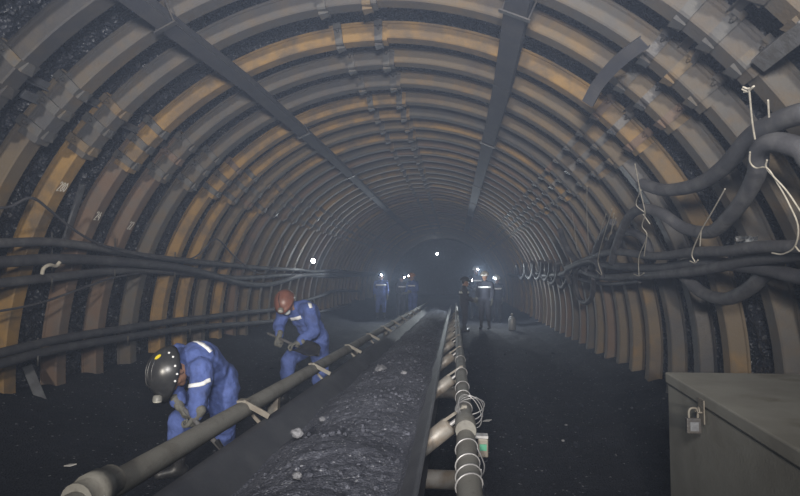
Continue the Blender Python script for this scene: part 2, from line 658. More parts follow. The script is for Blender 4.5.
def girder(name, pts, ang, w, h, label):
    """I-section beam hung under the arches"""
    root = empty(name, pts[0])
    for p, q in zip(pts[:-1], pts[1:]):
        d = (q - p).normalized()
        er = V((math.cos(ang * DG), 0, math.sin(ang * DG)))
        x = er.cross(d).normalized()
        er = d.cross(x)
        prof = [(-w / 2, h / 2), (w / 2, h / 2), (w / 2, h / 2 - .016), (.016, h / 2 - .024), (.016, -h / 2 + .024), (w / 2, -h / 2 + .016),
                (w / 2, -h / 2), (-w / 2, -h / 2), (-w / 2, -h / 2 + .016), (-.016, -h / 2 + .024), (-.016, h / 2 - .024), (-w / 2, h / 2 - .016)]
        mb = MB()
        k = len(prof)
        q2 = q - d * .01
        vs = [c + x * u - er * v for c in (p, q2) for u, v in prof]
        fs = [(i, (i + 1) % k, k + (i + 1) % k, k + i) for i in range(k)] + [tuple(reversed(range(k))), tuple(range(k, 2 * k))]
        mb.add(vs, fs)
        mb.build('beam', GIRDER, root, pts[0])
    # hanger brackets
    for p, q in zip(pts[:-1], pts[1:]):
        d = (q - p)
        n = max(1, int(d.length / 3))
        for i in range(n):
            c = p + d * ((i + .5) / n)
            er = V((math.cos(ang * DG), 0, math.sin(ang * DG)))
            x = er.cross(d.normalized()).normalized()
            mb = MB()
            for s in (-1, 1):
                mb.cyl(c + x * s * (w / 2 + .02) - er * (h / 2 + .02), c + x * s * (w / 2 + .02) + er * (h / 2 + .08), .009, 8)
            mb.bar(c - x * (w / 2 + .04) - er * (h / 2 + .012), c + x * (w / 2 + .04) - er * (h / 2 + .012), .05, .014, er)
            mb.build('hanger', ST_DARK, root, pts[0])
    tag(root, label, 'girder')
    return root


girder('roof_girder', [cylpt(117.4, 3.70, 2.6), cylpt(114.3, 3.70, 6.2), cylpt(113.3, 3.70, 10.5), cylpt(113, 3.70, 30)], 114, .14, .15,
       'long dark steel girder under the roof, over the two bent workers in blue')
girder('roof_girder', [cylpt(66.3, 3.70, 2.8), cylpt(65, 3.70, 6.4), cylpt(65, 3.70, 12), cylpt(65, 3.70, 28)], 66, .21, .13,
       'long dark steel girder under the roof, on the hanging hose side')

# ------------------------------------------------------------------ left cables


def run(name, pts, r, mat_, label, cat='cable', group=None, fn=None, seg=10, n=7, rad=None):
    p3 = [fn(*p) if fn else V(p) for p in pts]
    if fn and pts[0][0] < -30:
        p3 = TAIL(p3)
    sp = spline(p3, n)
    rr_ = r
    if isinstance(r, (tuple, list)):
        rr_ = [r[0] + (r[1] - r[0]) * i / (len(sp) - 1) for i in range(len(sp))]
    mb = MB()
    mb.tube(sp, rr_, seg)
    o = mb.build(name, mat_, None, sp[0])
    o.location = sp[0]
    return tag(o, label, cat, group)


def LW(r):
    return lambda x, y: on_cyl(x, y, r)


def far_tail(p, y_end, dz=0):
    return p


def TAIL(pts):
    """the run goes on along the wall past the photographer"""
    q = pts[0]
    return [V((q.x, y, q.z + .03 * math.sin(y))) for y in (-4, -2, 0, 2)] + pts


L1 = TAIL([on_cyl(*p, 3.70) for p in ((-60, 243), (0, 243), (50, 242), (100, 248), (150, 257), (210, 263), (262, 268), (300, 270))])
run('power_cable', L1 + [V((-4.55, y, 1.85 + .03 * math.sin(y))) for y in (17, 20, 24, 30)], .048, HOSE,
    'uppermost grey cable of the three running along the ribbed wall above the workers', group='cables along the wall behind the workers')
L2 = TAIL([on_cyl(*p, 3.62) for p in ((-60, 264), (0, 262), (60, 259), (125, 262), (180, 268), (215, 276), (245, 284), (272, 284), (300, 276))])
run('power_cable', L2 + [V((-4.5, y, 1.72 + .03 * math.sin(y * 1.3))) for y in (17, 20, 24, 30)], .06, CABLE,
    'thick dark cable of the wall bundle, sagging in a dip above the maroon-helmeted worker', group='cables along the wall behind the workers')
L3 = TAIL([on_cyl(*p, 3.74) for p in ((-60, 289), (0, 283), (65, 276), (110, 271), (150, 270), (200, 274), (240, 278), (285, 275))])
run('power_cable', L3 + [V((-4.62, y, 1.66 + .03 * math.sin(y * .9))) for y in (16.5, 20, 24, 30)], .052, HOSE,
    'lowest grey cable of the upper bundle on the ribbed wall', group='cables along the wall behind the workers')
run('thin_cable', [(-40, 210), (0, 208), (12, 206), (32, 198), (52, 212), (80, 234), (105, 246), (133, 254), (173, 260), (195, 257), (212, 241), (220, 241), (235, 257),
                   (255, 272), (268, 271), (279, 256), (284, 238)], .014, CABLE, 'thin black cable looping up over the upper wall cables', fn=LW(3.55))
run('thin_cable', [(-40, 316), (0, 311), (40, 303), (80, 289), (112, 278), (140, 273)], .013, CABLE,
    'thin black cable drooping below the upper wall cables', fn=LW(3.64))
L4 = TAIL([on_cyl(*p, 3.66) for p in ((-60, 366), (0, 353), (60, 339), (120, 329), (173, 321), (200, 318), (240, 313), (275, 309), (317, 297), (335, 291), (360, 291))])
run('water_hose', L4, .052, CABLE, 'upper of two dark hoses low on the wall behind the bent workers', 'hose', 'low hoses behind the workers')
L5 = TAIL([on_cyl(*p, 3.62) for p in ((-60, 380), (0, 364), (40, 353), (80, 345), (141, 335), (200, 327), (275, 321), (320, 312), (350, 304))])
run('water_hose', L5, .052, CABLE, 'lower of two dark hoses low on the wall behind the bent workers', 'hose', 'low hoses behind the workers')
# hooks carrying the cables
for k, (px, y0, y1) in enumerate(((52, 232, 284), (115, 238, 276), (175, 252, 278), (236, 256, 290), (38, 338, 362), (128, 322, 342), (190, 314, 334))):
    a, b = on_cyl(px, y0, 3.86), on_cyl(px, y1, 3.52)
    mb = MB()
    c = on_cyl(px, (y0 + y1) / 2, 3.82)
    mb.tube(spline([a, c, on_cyl(px, y1 + 3, 3.74), b, on_cyl(px, y1 - 6, 3.5)], 5), .009, 6)
    o = mb.build('cable_hook', ST_CLAMP, None, a)
    o.location = a
    tag(o, 'bent steel hook carrying the %s' % ('upper wall cables' if k < 4 else 'two low hoses on the wall'), 'hook', 'hooks of the %s' % ('upper wall cables' if k < 4 else 'low hoses'))
# pale rag tied round a cable
mb = MB()
q = [on_cyl(*p, 3.42) for p in ((42, 274), (44, 268), (50, 265), (56, 266), (60, 262))]
mb.tube(spline(q, 5), .02, 7)
o = mb.build('rag', STRING, None, q[0])
o.location = q[0]
tag(o, 'twisted pale rag tied round the thick wall cable', 'rag')

# ------------------------------------------------------------------ right hoses
HG = 'black hoses slung on the wall above the chest'


def hose(pts, rpx, R, label, mat_=HOSE, r3=None, group=HG):
    p3 = [on_cyl(x, y, R[i] if isinstance(R, (list, tuple)) else R) for i, (x, y) in enumerate(pts)]
    if pts[0][0] > 840:      # carries on along the wall past the photographer
        p3 = [V((p3[0].x, y, p3[0].z - .1 * math.sin(y))) for y in (-4, -2, -.5, 1)] + p3
    return run('rubber_hose', p3, r3, mat_, label, 'hose', group, seg=12, n=8)


hose([(850, 104), (800, 114), (772, 124), (750, 138), (723, 168), (696, 185), (665, 190), (642, 184)], 0, 3.48,
     'thick black hose sagging to a cut blunt end, highest on the hose wall', r3=(.065, .058))
hose([(850, 166), (800, 148), (775, 142), (760, 150), (757, 172), (745, 197), (728, 218), (710, 232), (684, 228), (661, 213), (641, 209), (627, 220), (616, 246), (612, 262)], 0, 3.42,
     'thick black hose hooked over and swooping down under a white cord', r3=(.066, .05))
hose([(850, 243), (800, 254), (750, 260), (696, 271), (639, 276), (600, 277), (577, 270), (560, 274), (540, 276)], 0, 3.52,
     'grey hose running level in the bundle toward the workers by the lamps', r3=.052)
hose([(850, 246), (760, 247), (730, 251), (696, 252), (655, 256), (612, 252), (585, 260), (566, 268)], 0, 3.44,
     'grey hose of the level bundle, lying topmost under the cords', r3=.047)
hose([(850, 280), (800, 277), (770, 270), (740, 266), (700, 262), (660, 268), (615, 266), (582, 262)], 0, 3.55,
     'flattened dark hose of the level bundle, sagging over the chest', CABLE, r3=.055)
hose([(672, 262), (687, 279), (703, 293), (725, 299), (747, 290), (764, 275), (776, 262)], 0, 3.6,
     'black hose hanging in a round loop below the level bundle', r3=.062)
hose([(652, 262), (645, 240), (628, 232), (611, 240), (602, 262), (596, 280)], 0, 3.58, 'dark hose arching over the level bundle beside the knotted cord', CABLE, r3=.05)
hose([(613, 222), (602, 236), (596, 250), (591, 268)], 0, 3.5, 'short dark hose slanting down behind the paired cords', CABLE, r3=.05)
hose([(560, 230), (566, 246), (574, 258), (588, 270)], 0, 3.52, 'stubby dark hose end tilted above the far end of the bundle', CABLE, r3=.055)
hose([(580, 262), (575, 280), (579, 298), (586, 303), (592, 296), (594, 278)], 0, 3.48, 'narrow hose loop hanging lowest from the bundle', CABLE, r3=.045)
hose([(602, 278), (596, 262), (584, 262), (574, 266), (566, 272), (570, 284)], 0, 3.4, 'dark hose bent round the far end of the bundle', CABLE, r3=.045)
hose([(640, 281), (610, 284), (585, 281), (570, 276), (555, 278)], 0, 3.56, 'thin cable-like hose lowest under the bundle', CABLE, r3=.03)
# further loops along the wall
for k, (px, py, s) in enumerate(((562, 270, 1.0), (552, 268, .9), (545, 266, .8), (537, 266, .75), (529, 267, .65), (521, 268, .6))):
    w_ = 7 * s
    h_ = 24 * s
    hose([(px + w_, py - 6 * s), (px + w_ * .8, py + h_ * .4), (px, py + h_ * .72), (px - w_ * .7, py + h_ * .35), (px - w_, py - 6 * s)], 0, 3.5,
         'small dark hose loop on the far wall, %s past the cord-tied bundle' % ORD[k], CABLE, r3=.05, group='far hose loops')
pts = [on_cyl(548, 276, 3.6)] + [V((2.55, y, 1.72 + .06 * math.sin(y * 2.2))) for y in (12, 13, 14.5, 16, 17.5, 19, 22, 26)]
run('power_cable', pts, .05, CABLE, 'dark cable running on along the far hose wall to the lit workers')

# ------------------------------------------------------------------ white cords


def cord(paths, R, label, group='white cords tying up the hoses'):
    mb = MB()
    first = None
    for pts in paths:
        p3 = [on_cyl(x, y, R) for x, y in pts]
        first = first or p3[0]
        sp = spline(p3, 5)
        mb.tube(sp, .0055, 5)
    o = mb.build('cord', STRING, None, first)
    o.location = first
    return tag(o, label, 'cord', group)


def knot(mb_pts, x, y):
    return [(x - 3, y - 2), (x, y), (x + 3, y - 1), (x, y + 2), (x - 2, y)]


cord([[(635, 164), (640, 190), (645, 213), (642, 226), (647, 236), (639, 257), (639, 276)], [(641, 190), (636, 204), (644, 212)], [(643, 214), (650, 224)], [(647, 236), (644, 256)],
      [(634, 274), (639, 276), (644, 273)]], 3.32, 'white cord with a row of knots, hanging past the blunt hose end')
cord([[(749, 88), (752, 120), (755, 139)], [(743, 87), (749, 89), (754, 86), (749, 91), (744, 92)], [(742, 89), (748, 92)]], 3.30, 'white cord knotted in a tuft and holding up the highest hose')
cord([[(768, 100), (769, 117)]], 3.36, 'short straight white cord behind the highest hose')
cord([[(750, 152), (750, 162), (756, 168), (767, 168), (778, 184), (789, 204), (798, 226), (795, 246), (783, 254), (772, 253)], [(767, 160), (767, 169), (786, 190), (801, 212)],
      [(795, 246), (801, 252), (812, 250)]], 3.28, 'white cord looped under a hose then trailing down to a knot by the bundle')
cord([[(725, 189), (712, 212), (701, 231), (692, 253), (695, 262)], [(701, 231), (700, 246)], [(690, 261), (695, 263), (698, 260)]], 3.3, 'taut slanting white cord tied round the topmost bundle hose')
cord([[(587, 186), (587, 214), (589, 252)]], 3.36, 'long straight white cord left of the paired cords')
cord([[(612, 209), (605, 232), (600, 249)], [(614, 213), (611, 234)], [(616, 218), (608, 240)], [(600, 249), (598, 262), (602, 275), (596, 270)], [(606, 214), (598, 240)]], 3.34,
     'fan of short white cords meeting over the bundle')
cord([[(572, 213), (575, 232), (577, 251)], [(570, 258), (572, 268), (569, 276)]], 3.4, 'thin white cord over the far end of the bundle')

# ------------------------------------------------------------------ bits on the walls
# bent strip hanging from the roof
p3 = [on_cyl(587, 104, 3.40), on_cyl(597, 86, 3.5), on_cyl(612, 68, 3.58), on_cyl(628, 54, 3.64), on_cyl(644, 43, 3.70)]
sp = spline(p3, 5)
mb = MB()
vs, fs = [], []
for i, p in enumerate(sp):
    t = (sp[min(i + 1, len(sp) - 1)] - sp[max(i - 1, 0)]).normalized()
    er = V((TC.x - p.x, 0, TC.z - p.z)).normalized()
    x = t.cross(er).normalized()
    y_ = x.cross(t)
    for u, h in ((-.055, 0), (-.055, -.03), (-.047, -.03), (-.047, -.008), (.047, -.008), (.047, -.03), (.055, -.03), (.055, 0)):
        vs.append(p + x * u + y_ * h)
k = 8
for i in range(len(sp) - 1):
    for q in range(k):
        fs.append((i * k + q, i * k + (q + 1) % k, (i + 1) * k + (q + 1) % k, (i + 1) * k + q))
fs += [tuple(reversed(range(k))), tuple((len(sp) - 1) * k + q for q in range(k))]
mb.add(vs, fs)
o = mb.build('bent_strip', GIRDER, None, sp[0])
o.location = sp[0]
tag(o, 'bent dark steel strip hanging off the roof arches beside the second girder', 'strip')


def plank(a, b, w, h, m_, name, label, cat, up, group=None):
    mb = MB()
    mb.bar(a, b, w, h, up)
    o = mb.build(name, m_, None, a)
    o.location = a
    bevel(o, .006)
    return tag(o, label, cat, group)


plank(on_cyl(83, 184, 3.96), on_cyl(65, 240, 3.96), .10, .03, PLATE, 'lagging_plate', 'upright grey steel plate wedged between the arches chalked 280 and 24', 'plate', V((1, 0, .2)))
plank(on_cyl(22, 93, 3.99), on_cyl(48, 104, 3.99), .09, .03, PLATE, 'lagging_plate', 'short grey plate bridging arches high at the picture corner over the cables', 'plate', V((.7, 0, -.7)))
plank(on_cyl(762, 62, 3.82), on_cyl(812, 22, 3.82), .11, .09, WOOD, 'lagging_pole', 'thick grey timber pole jammed across the arches at the top corner over the hoses', 'pole', V((-.7, 0, -.7)))
plank(on_cyl(684, 78, 3.97), on_cyl(712, 30, 3.97), .05, .05, WOOD, 'lagging_pole', 'thin grey timber pole poking out between arch clamps near the roof corner', 'pole', V((-.7, 0, -.7)))
a = at(28, 368, 6.1)
plank(at(27, 366, 5.75), at(42, 402, 5.6), .10, .03, PLATE, 'leaning_plate', 'narrow grey plate leaning at the foot of the ribbed wall under the low hoses', 'plate', V((1, -1, .2)))

# crumpled film on the right wall
mb = MB()
c = on_cyl(745, 243, 3.72)
R_ = random.Random(5)
vs, fs = [], []
for j in range(7):
    for i in range(9):
        p = on_cyl(735 + i * 2.9 + R_.uniform(-1, 1), 236 + j * 2.2 + R_.uniform(-1, 1), 3.72 + R_.uniform(-.05, .05))
        vs.append(p)
for j in range(6):
    for i in range(8):
        fs.append((j * 9 + i, j * 9 + i + 1, (j + 1) * 9 + i + 1, (j + 1) * 9 + i))
mb.add(vs, fs)
o = mb.build('plastic_film', FOIL, None, c)
o.location = c
so = o.modifiers.new('thick', 'SOLIDIFY')
so.thickness = .004
tag(o, 'crumpled shiny plastic film stuck behind the hoses', 'film')

# ------------------------------------------------------------------ conveyor


def zo(y):
    return -.02 - .0225 * (y - 1.8)


CONV = empty('belt_conveyor', (-.62, 1.2, 0))
tag(CONV, 'long belt conveyor with pipe side rails running down the tunnel between the workers', 'conveyor')
CO = V((-.62, 1.2, 0))
YS = [.9, 1.4, 2, 2.6, 3.2, 3.8, 4.4, 5, 6, 7, 8, 9, 10, 12, 14, 17, 20, 24]
XL, XR, ZP = -1.255, .048, .95
for x in (XL, XR):
    mb = MB()
    mb.tube([V((x, y, ZP + zo(y))) for y in YS], .05 if x < 0 else .046, 16)
    rail = mb.build('side_rail', PIPE, CONV, CO)
    mb = MB()
    for y in ((1.78,) if x < 0 else (2.72,)):
        mb.lathe((x, y - .09, ZP), (0, 1, 0), [(.058, 0), (.058, .06), (.066, .062), (.066, .12), (.058, .122), (.058, .18)] if x < 0 else [(.05, 0), (.052, .01), (.052, .17), (.05, .18)], 18)
    mb.build('rail_coupling', PIPE, rail)
    rail.children[0].data.transform(Matrix.Translation(-CO))
# belt
BP = [(-1.12, .905), (-1.09, .88), (-.97, .778), (-.87, .69), (-.82, .665), (-.62, .66), (-.42, .665), (-.37, .69), (-.28, .775), (-.172, .88), (-.142, .905)]


def sheet(path, prof, th):
    mb = MB()
    k = len(prof)
    vs, fs = [], []
    for y in path:
        for x, z in prof:
            vs.append((x, y, z + zo(y)))
        for x, z in reversed(prof):
            vs.append((x, y, z + zo(y) - th))
    k2 = 2 * k
    for i in range(len(path) - 1):
        for q in range(k2):
            fs.append((i * k2 + q, (i + 1) * k2 + q, (i + 1) * k2 + (q + 1) % k2, i * k2 + (q + 1) % k2))
    fs += [tuple(range(k2)), tuple(reversed([(len(path) - 1) * k2 + q for q in range(k2)]))]
    mb.add(vs, fs, True)
    return mb


sheet(YS, BP, .014).build('belt', RUBBER, CONV, CO)
sheet(YS, [(-1.06, .52), (-.62, .515), (-.18, .52)], .012).build('return_belt', RUBBER, CONV, CO)
# idlers

def roller(mb, a, b, r=.052):
    a, b = V(a), V(b)
    d = (b - a).normalized()
    L = (b - a).length
    mb.lathe(a, d, [(.03, -.01), (.042, 0), (r, .004), (r, L * .5), (r, L - .004), (.042, L), (.036, L + .008)], 20)


def idler_set(y):
    z = zo(y)
    fr = MB()
    # cross frame with bent ends on the rails
    fr.bar((XL, y + .09, ZP + z - .03), (-.9, y + .09, .56 + z), .02, .012, V((0, 1, 0)))
    fr.bar((-.9, y + .09, .56 + z), (-.34, y + .09, .56 + z), .05, .012, V((0, 1, 0)))
    fr.bar((-.34, y + .09, .56 + z), (XR, y + .09, ZP + z - .05), .022, .012, V((0, 1, 0)))
    for s, X in ((-1, XL), (1, XR)):
        k = 1 if s < 0 else .5
        fr.bar((X - s * .005, y - .02, ZP + z + .05), (X - s * (.165 if s < 0 else .12), y - .02, ZP + z - .03), .032 * k, .01, V((0, 1, 0)))
        fr.bar((X, y - .03 * k, ZP + z + .052), (X, y + .03 * k, ZP + z + .052), .06 * k, .014)
    f = fr.build('idler_frame', BRKT, CONV, CO)
    if y < 13:
        for a, b in (((-.368, y, .62 + z), (-.035, y, .893 + z)), ((-1.11, y, .815 + z), (-.872, y, .62 + z)), ((-.80, y, .602 + z), (-.44, y, .602 + z))):
            mb = MB()
            roller(mb, a, b)
            ro = mb.build('roller', ROLLER, CONV, CO)
            a, b = V(a), V(b)
            d = (b - a).normalized()
            mb = MB()
            mb.cyl(a - d * .045, a - d * .009, .012, 8)
            mb.build('shaft', ZINC, ro, CO)
            mb = MB()
            mb.cyl(b + d * .006, b + d * .055, .012, 8)
            mb.build('shaft', ZINC, ro, CO)


for y in (1.55, 3.1, 4.65, 6.2, 7.7, 9.2, 10.7, 12.2, 13.7, 15.2, 17):
    idler_set(y)
for y in (3.5, 6.3, 9.3):
    mb = MB()
    roller(mb, (-1.12, y, .448 + zo(y)), (.0, y, .448 + zo(y)), .058)
    mb.build('return_roller', ROLLER, CONV, CO)
for y in (3.65, 6.7, 9.7, 12.7, 15.7):
    for x in (XL, XR):
        mb = MB()
        mb.bar((x, y, ZP + zo(y) - .04), (x + (-.05 if x < 0 else .05), y, -.03), .07, .05, V((0, 1, 0)))
        mb.box((x + (-.05 if x < 0 else .05), y, .005), (.16, .14, .012))
        mb.build('leg', BRKT, CONV, CO)
    mb = MB()
    mb.bar((XL, y, .3), (XR, y, .3), .05, .05)
    mb.build('cross_bar', BRKT, CONV, CO)

# coal on the belt
mb = MB()
ys = []
y = .95
while y < 24:
    ys.append(y)
    y += .03 if y < 6 else (.06 if y < 10 else .2)
nx = 34


def belt_z(x):
    for (x0, z0), (x1, z1) in zip(BP[:-1], BP[1:]):
        if x0 <= x <= x1:
            return z0 + (z1 - z0) * (x - x0) / (x1 - x0)
    return .66


vs, fs = [], []
for y in ys:
    wob = .03 * noise.noise(V((0, y * 1.1, 5)))
    xa, xb = -.98 + wob, -.215 + .03 * noise.noise(V((9, y * 1.3, 5)))
    for i in range(nx + 1):
        t = i / nx
        x = xa + (xb - xa) * t
        p = V((x, y, 0))
        edge = min(1, 5 * min(t, 1 - t))
        h = (.775 + .085 * math.sin(PI * t)) + .03 * noise.noise(p * 2.3) + edge * (.012 * noise.noise(p * 14) + .007 * noise.noise(p * 31) + .006 * noise.noise(p * 6))
        z = max(belt_z(x) + .001, h) if 0 < i < nx else belt_z(x) - .004
        vs.append((x, y, z + zo(y)))
w = nx + 1
for j in range(len(ys) - 1):
    for i in range(nx):
        fs.append((j * w + i, j * w + i + 1, (j + 1) * w + i + 1, (j + 1) * w + i))
mb.add(vs, fs, False)
Rn = random.Random(11)


def lump(mb, c, r, R_=Rn):
    bmx = bmesh.new()
    bmesh.ops.create_icosphere(bmx, subdivisions=1, radius=1)
    s = V((R_.uniform(.7, 1.3), R_.uniform(.7, 1.3), R_.uniform(.5, .9)))
    vs = [V(c) + V((v.co.x * s.x, v.co.y * s.y, v.co.z * s.z)) * r * R_.uniform(.75, 1.15) for v in bmx.verts]
    fs = [tuple(v.index for v in f.verts) for f in bmx.faces]
    bmx.free()
    mb.add(vs, fs)


for k in range(650):
    y = 1 + 8 * Rn.random() ** 1.5
    x = Rn.uniform(-.9, -.28)
    t = (x + .98) / .77
    lump(mb, (x, y, .78 + .085 * math.sin(PI * t) + zo(y)), Rn.uniform(.005, .014) if Rn.random() < .93 else Rn.uniform(.015, .024))
tag(mb.build('coal', COAL_BELT), 'dusty broken coal heaped along the conveyor belt', 'coal', kind='stuff')

# pale lump on the coal and a few bright scraps
def rock(c, r, m_, name, label, cat):
    mb = MB()
    bmx = bmesh.new()
    bmesh.ops.create_icosphere(bmx, subdivisions=3, radius=1)
    vs = []
    for v in bmx.verts:
        n = v.co.normalized()
        k = 1 + .35 * noise.noise(n * 1.7 + V(c)) + .12 * noise.noise(n * 5 + V(c))
        vs.append(V((n.x * k * r, n.y * k * r * .9, n.z * k * r * .7)))
    fs = [tuple(v.index for v in f.verts) for f in bmx.faces]
    bmx.free()
    mb.add(vs, fs)
    o = mb.build(name, m_)
    o.location = c
    return tag(o, label, cat)


c = on_z(381, 358, .87)
rock((c.x, c.y, .86 + zo(c.y)), .06, PALE, 'rock_lump', 'pale grey rock lump riding on the belt coal', 'rock')
c = on_z(297, 478, .86)
rock((c.x, c.y, .87), .02, PALE, 'rock_lump', 'little pale stone on the coal at the picture bottom', 'rock')
for (px, py, lab) in ((487, 420, 'small pale scrap on the black floor beside the wire-wound rail'), (70, 463, 'white scrap lying on the dark floor at the foot of the ribbed wall')):
    c = on_z(px, py, .03)
    c.z = floor_z(c.x, c.y) + .012
    mb = MB()
    mb.add([(-.05, -.012, 0), (.02, -.02, .004), (.055, .012, .012), (-.01, .018, .006), (-.05, -.012, .006), (.02, -.02, .012), (.055, .012, .02), (-.01, .018, .014)],
           [(3, 2, 1, 0), (4, 5, 6, 7), (0, 1, 5, 4), (1, 2, 6, 5), (2, 3, 7, 6), (3, 0, 4, 7)])
    o = mb.build('paper_scrap', PAPER)
    o.location = c
    tag(o, lab, 'scrap')

for px, py, r, lab in ((297, 430, .035, 'rough grey clod lying on the belt coal near the rail bracket'), (404, 366, .028, 'grey clod on the far part of the belt coal, past the pale lump'),
                       (322, 415, .02, 'small grey clod in the middle of the belt coal')):
    c = on_z(px, py, .84)
    rock((c.x, c.y, .87 + zo(c.y)), r, PALE, 'rock_lump', lab, 'rock')
for k, (px, py) in enumerate(((620, 408), (632, 407), (566, 424), (563, 440), (664, 404))):
    c = on_z(px, py, .02)
    o = rock((c.x, c.y, floor_z(c.x, c.y) + .008), .016, PALE, 'stone_chip', 'tiny pale stone chip on the bare black floor before the chest', 'stone')
    o['group'] = 'pale stone chips on the floor'
# loose coal lumps strewn over the floor
mb = MB()
for k in range(700):
    y = 1.8 + 11 * Rn.random() ** 1.3
    x = Rn.uniform(.25, 1.3 if y < 3.9 else 2.7) if Rn.random() < .6 else Rn.uniform(-4.5, -1.5)
    r = Rn.uniform(.008, .02) if Rn.random() < .92 else Rn.uniform(.025, .05)
    lump(mb, (x, y, floor_z(x, y) + r * .3), r)
tag(mb.build('coal_rubble', COAL_FLOOR), 'loose coal lumps strewn on the black tunnel floor', 'rubble', kind='stuff')

# wire wound on the right rail


def ring(mb, x, y, z, r, tilt, w=.0035, n=20):
    pts = []
    for k in range(n + 1):
        a = 2 * PI * k / n
        pts.append(V((x + r * math.cos(a), y + tilt * math.cos(a + .6), z + r * math.sin(a))))
    mb.tube(pts, w, 5, False)


WO = V((XR, 2, ZP))
wire = empty('wire', WO)
for y, t in ((2.02, .03), (2.12, .028), (2.25, .026), (2.47, .03), (2.95, .02), (3.25, .025), (3.6, .02), (3.95, .03), (4.6, .03), (5.4, .03)):
    mb = MB()
    ring(mb, XR, y, ZP + zo(y), .0505, t)
    mb.build('wire_ring', ZINC, wire, WO)
c0 = V((XR, 2.98, ZP + zo(2.98)))
for k in range(4):
    pts = []
    for q in range(25):
        a = 2 * PI * q / 24
        pts.append(c0 + V((.03 + (.062 + .006 * k) * math.cos(a), (.13 + .012 * k) * math.sin(a) + .012 * k, .056 + .005 * k + .05 * math.sin(a + .5 * k) - .035 * math.cos(a))))
    mb = MB()
    mb.tube(pts, .0028, 5, False)
    mb.build('wire_loop', ZINC, wire, WO)
mb = MB()
mb.tube(spline([(XR + .048, 2.47, ZP - .03), (XR + .075, 2.4, ZP - .08), (XR + .06, 2.3, ZP - .09), (XR + .052, 2.2, ZP - .03)], 6), .003, 5)
mb.build('wire_tail', ZINC, wire, WO)
tag(wire, 'pale wire wound in rings and a loose coil round the conveyor pipe rail', 'wire')
# bracket box with green label
root = empty('junction_box', (XR + .085, 2.72, ZP - .1))
mb = MB()
mb.box((0, 0, 0), (.05, .06, .09))
bevel(mb.build('case', BRKT, root), .006)
mb = MB()
mb.box((0, -.032, .005), (.034, .004, .03))
mb.build('plate', GREEN, root)
mb = MB()
mb.box((-.02, 0, .052), (.09, .05, .012))
mb.build('bracket', ZINC, root)
tag(root, 'small steel box with a green plate clipped beside the wire coil on the rail', 'box')

# ------------------------------------------------------------------ tool chest
th = math.atan2(.13, 1.59)
Rz = Matrix.Rotation(-th, 3, 'Z')
C0 = at(665, 372, 3.57)
CE = on_z(802, 452, C0.z)
CTOP = C0.z
C0.z = 0
th = math.atan2(C0.x - CE.x, C0.y - CE.y)


def cb(u, v, z):      # u along the far edge, v toward the camera
    ux = V((math.cos(.03), math.sin(.03), 0))
    vx = V((-math.sin(th), -math.cos(th), 0))
    return C0 + ux * u + vx * v + V((0, 0, z))


def quadbox(u0, u1, v0, v1, z0, z1):
    mb = MB()
    vs = [cb(u, v, z) for z in (z0, z1) for u, v in ((u0, v1), (u1, v1), (u1, v0), (u0, v0))]
    mb.add(vs, [(3, 2, 1, 0), (4, 5, 6, 7), (0, 1, 5, 4), (1, 2, 6, 5), (2, 3, 7, 6), (3, 0, 4, 7)])
    return mb


root = empty('tool_chest', cb(.6, 1.2, 0))
bo = V(root.location)
bevel(quadbox(.012, 1.17, .012, 2.4, 0, CTOP - .065).build('body', BOX, root, bo), .006)
bevel(quadbox(0, 1.18, 0, 2.41, CTOP - .065, CTOP).build('lid', BOX, root, bo), .008)
DZ = CTOP - 1.05
mb = quadbox(-.006, .0, .58, .66, .9 + DZ, 1.02 + DZ)
mb.build('hasp', BRKT, root, bo)
mb = MB()
mb.tube([cb(-.004, .62 + .016 * math.cos(a), .955 + DZ + .022 * math.sin(a)) - V((.014, 0, 0)) * 1 for a in [PI * k / 8 for k in range(9)]], .005, 6)
mb.tube([cb(0, .604, .955 + DZ), cb(-.03, .604, .955 + DZ)], .005, 6).tube([cb(0, .636, .955 + DZ), cb(-.03, .636, .955 + DZ)], .005, 6)
mb.build('staple', BRKT, root, bo)
tag(root, 'big grey-green steel tool chest with a padlocked lid on the floor below the hoses', 'chest')
pl = empty('padlock', cb(-.03, .62, .86 + DZ))
po = V(pl.location)
mb = quadbox(-.082, -.008, .605, .635, .845 + DZ, .925 + DZ)
bevel(mb.build('lock_body', ST_DARK, pl, po), .006)
mb = quadbox(-.066, -.024, .635, .638, .86 + DZ, .905 + DZ)
mb.build('lock_plate', PLATE, pl, po)
mb = MB()
mb.tube(spline([cb(-.066, .62, .92 + DZ), cb(-.066, .62, .955 + DZ), cb(-.055, .62, .972 + DZ), cb(-.03, .62, .972 + DZ), cb(-.022, .62, .955 + DZ), cb(-.022, .62, .92 + DZ)], 5), .006, 8)
mb.build('shackle', BRKT, pl, po)
tag(pl, 'dark square padlock hanging on the hasp of the grey-green chest', 'padlock')

# flask by the far right workers
c = on_z(512, 330, .02)
root = empty('gas_flask', (c.x, c.y, .02))
mb = MB()
mb.lathe((0, 0, 0), (0, 0, 1), [(.1, 0), (.115, .02), (.115, .3), (.1, .36), (.05, .41), (.03, .42)], 20)
mb.build('cylinder_body', FLASK, root)
mb = MB()
mb.lathe((0, 0, .42), (0, 0, 1), [(.025, 0), (.025, .04), (.04, .045), (.04, .08), (.02, .085)], 12)
mb.build('valve', ZINC, root)
tag(root, 'small pale gas flask standing on the floor beyond the conveyor', 'flask')

# ------------------------------------------------------------------ people


def frame(fwd, up):
    f = V(fwd).normalized()
    u = V(up)
    u = (u - f * u.dot(f)).normalized()
    r = f.cross(u)
    return Matrix((r, f, u)).transposed()      # columns right, forward, up


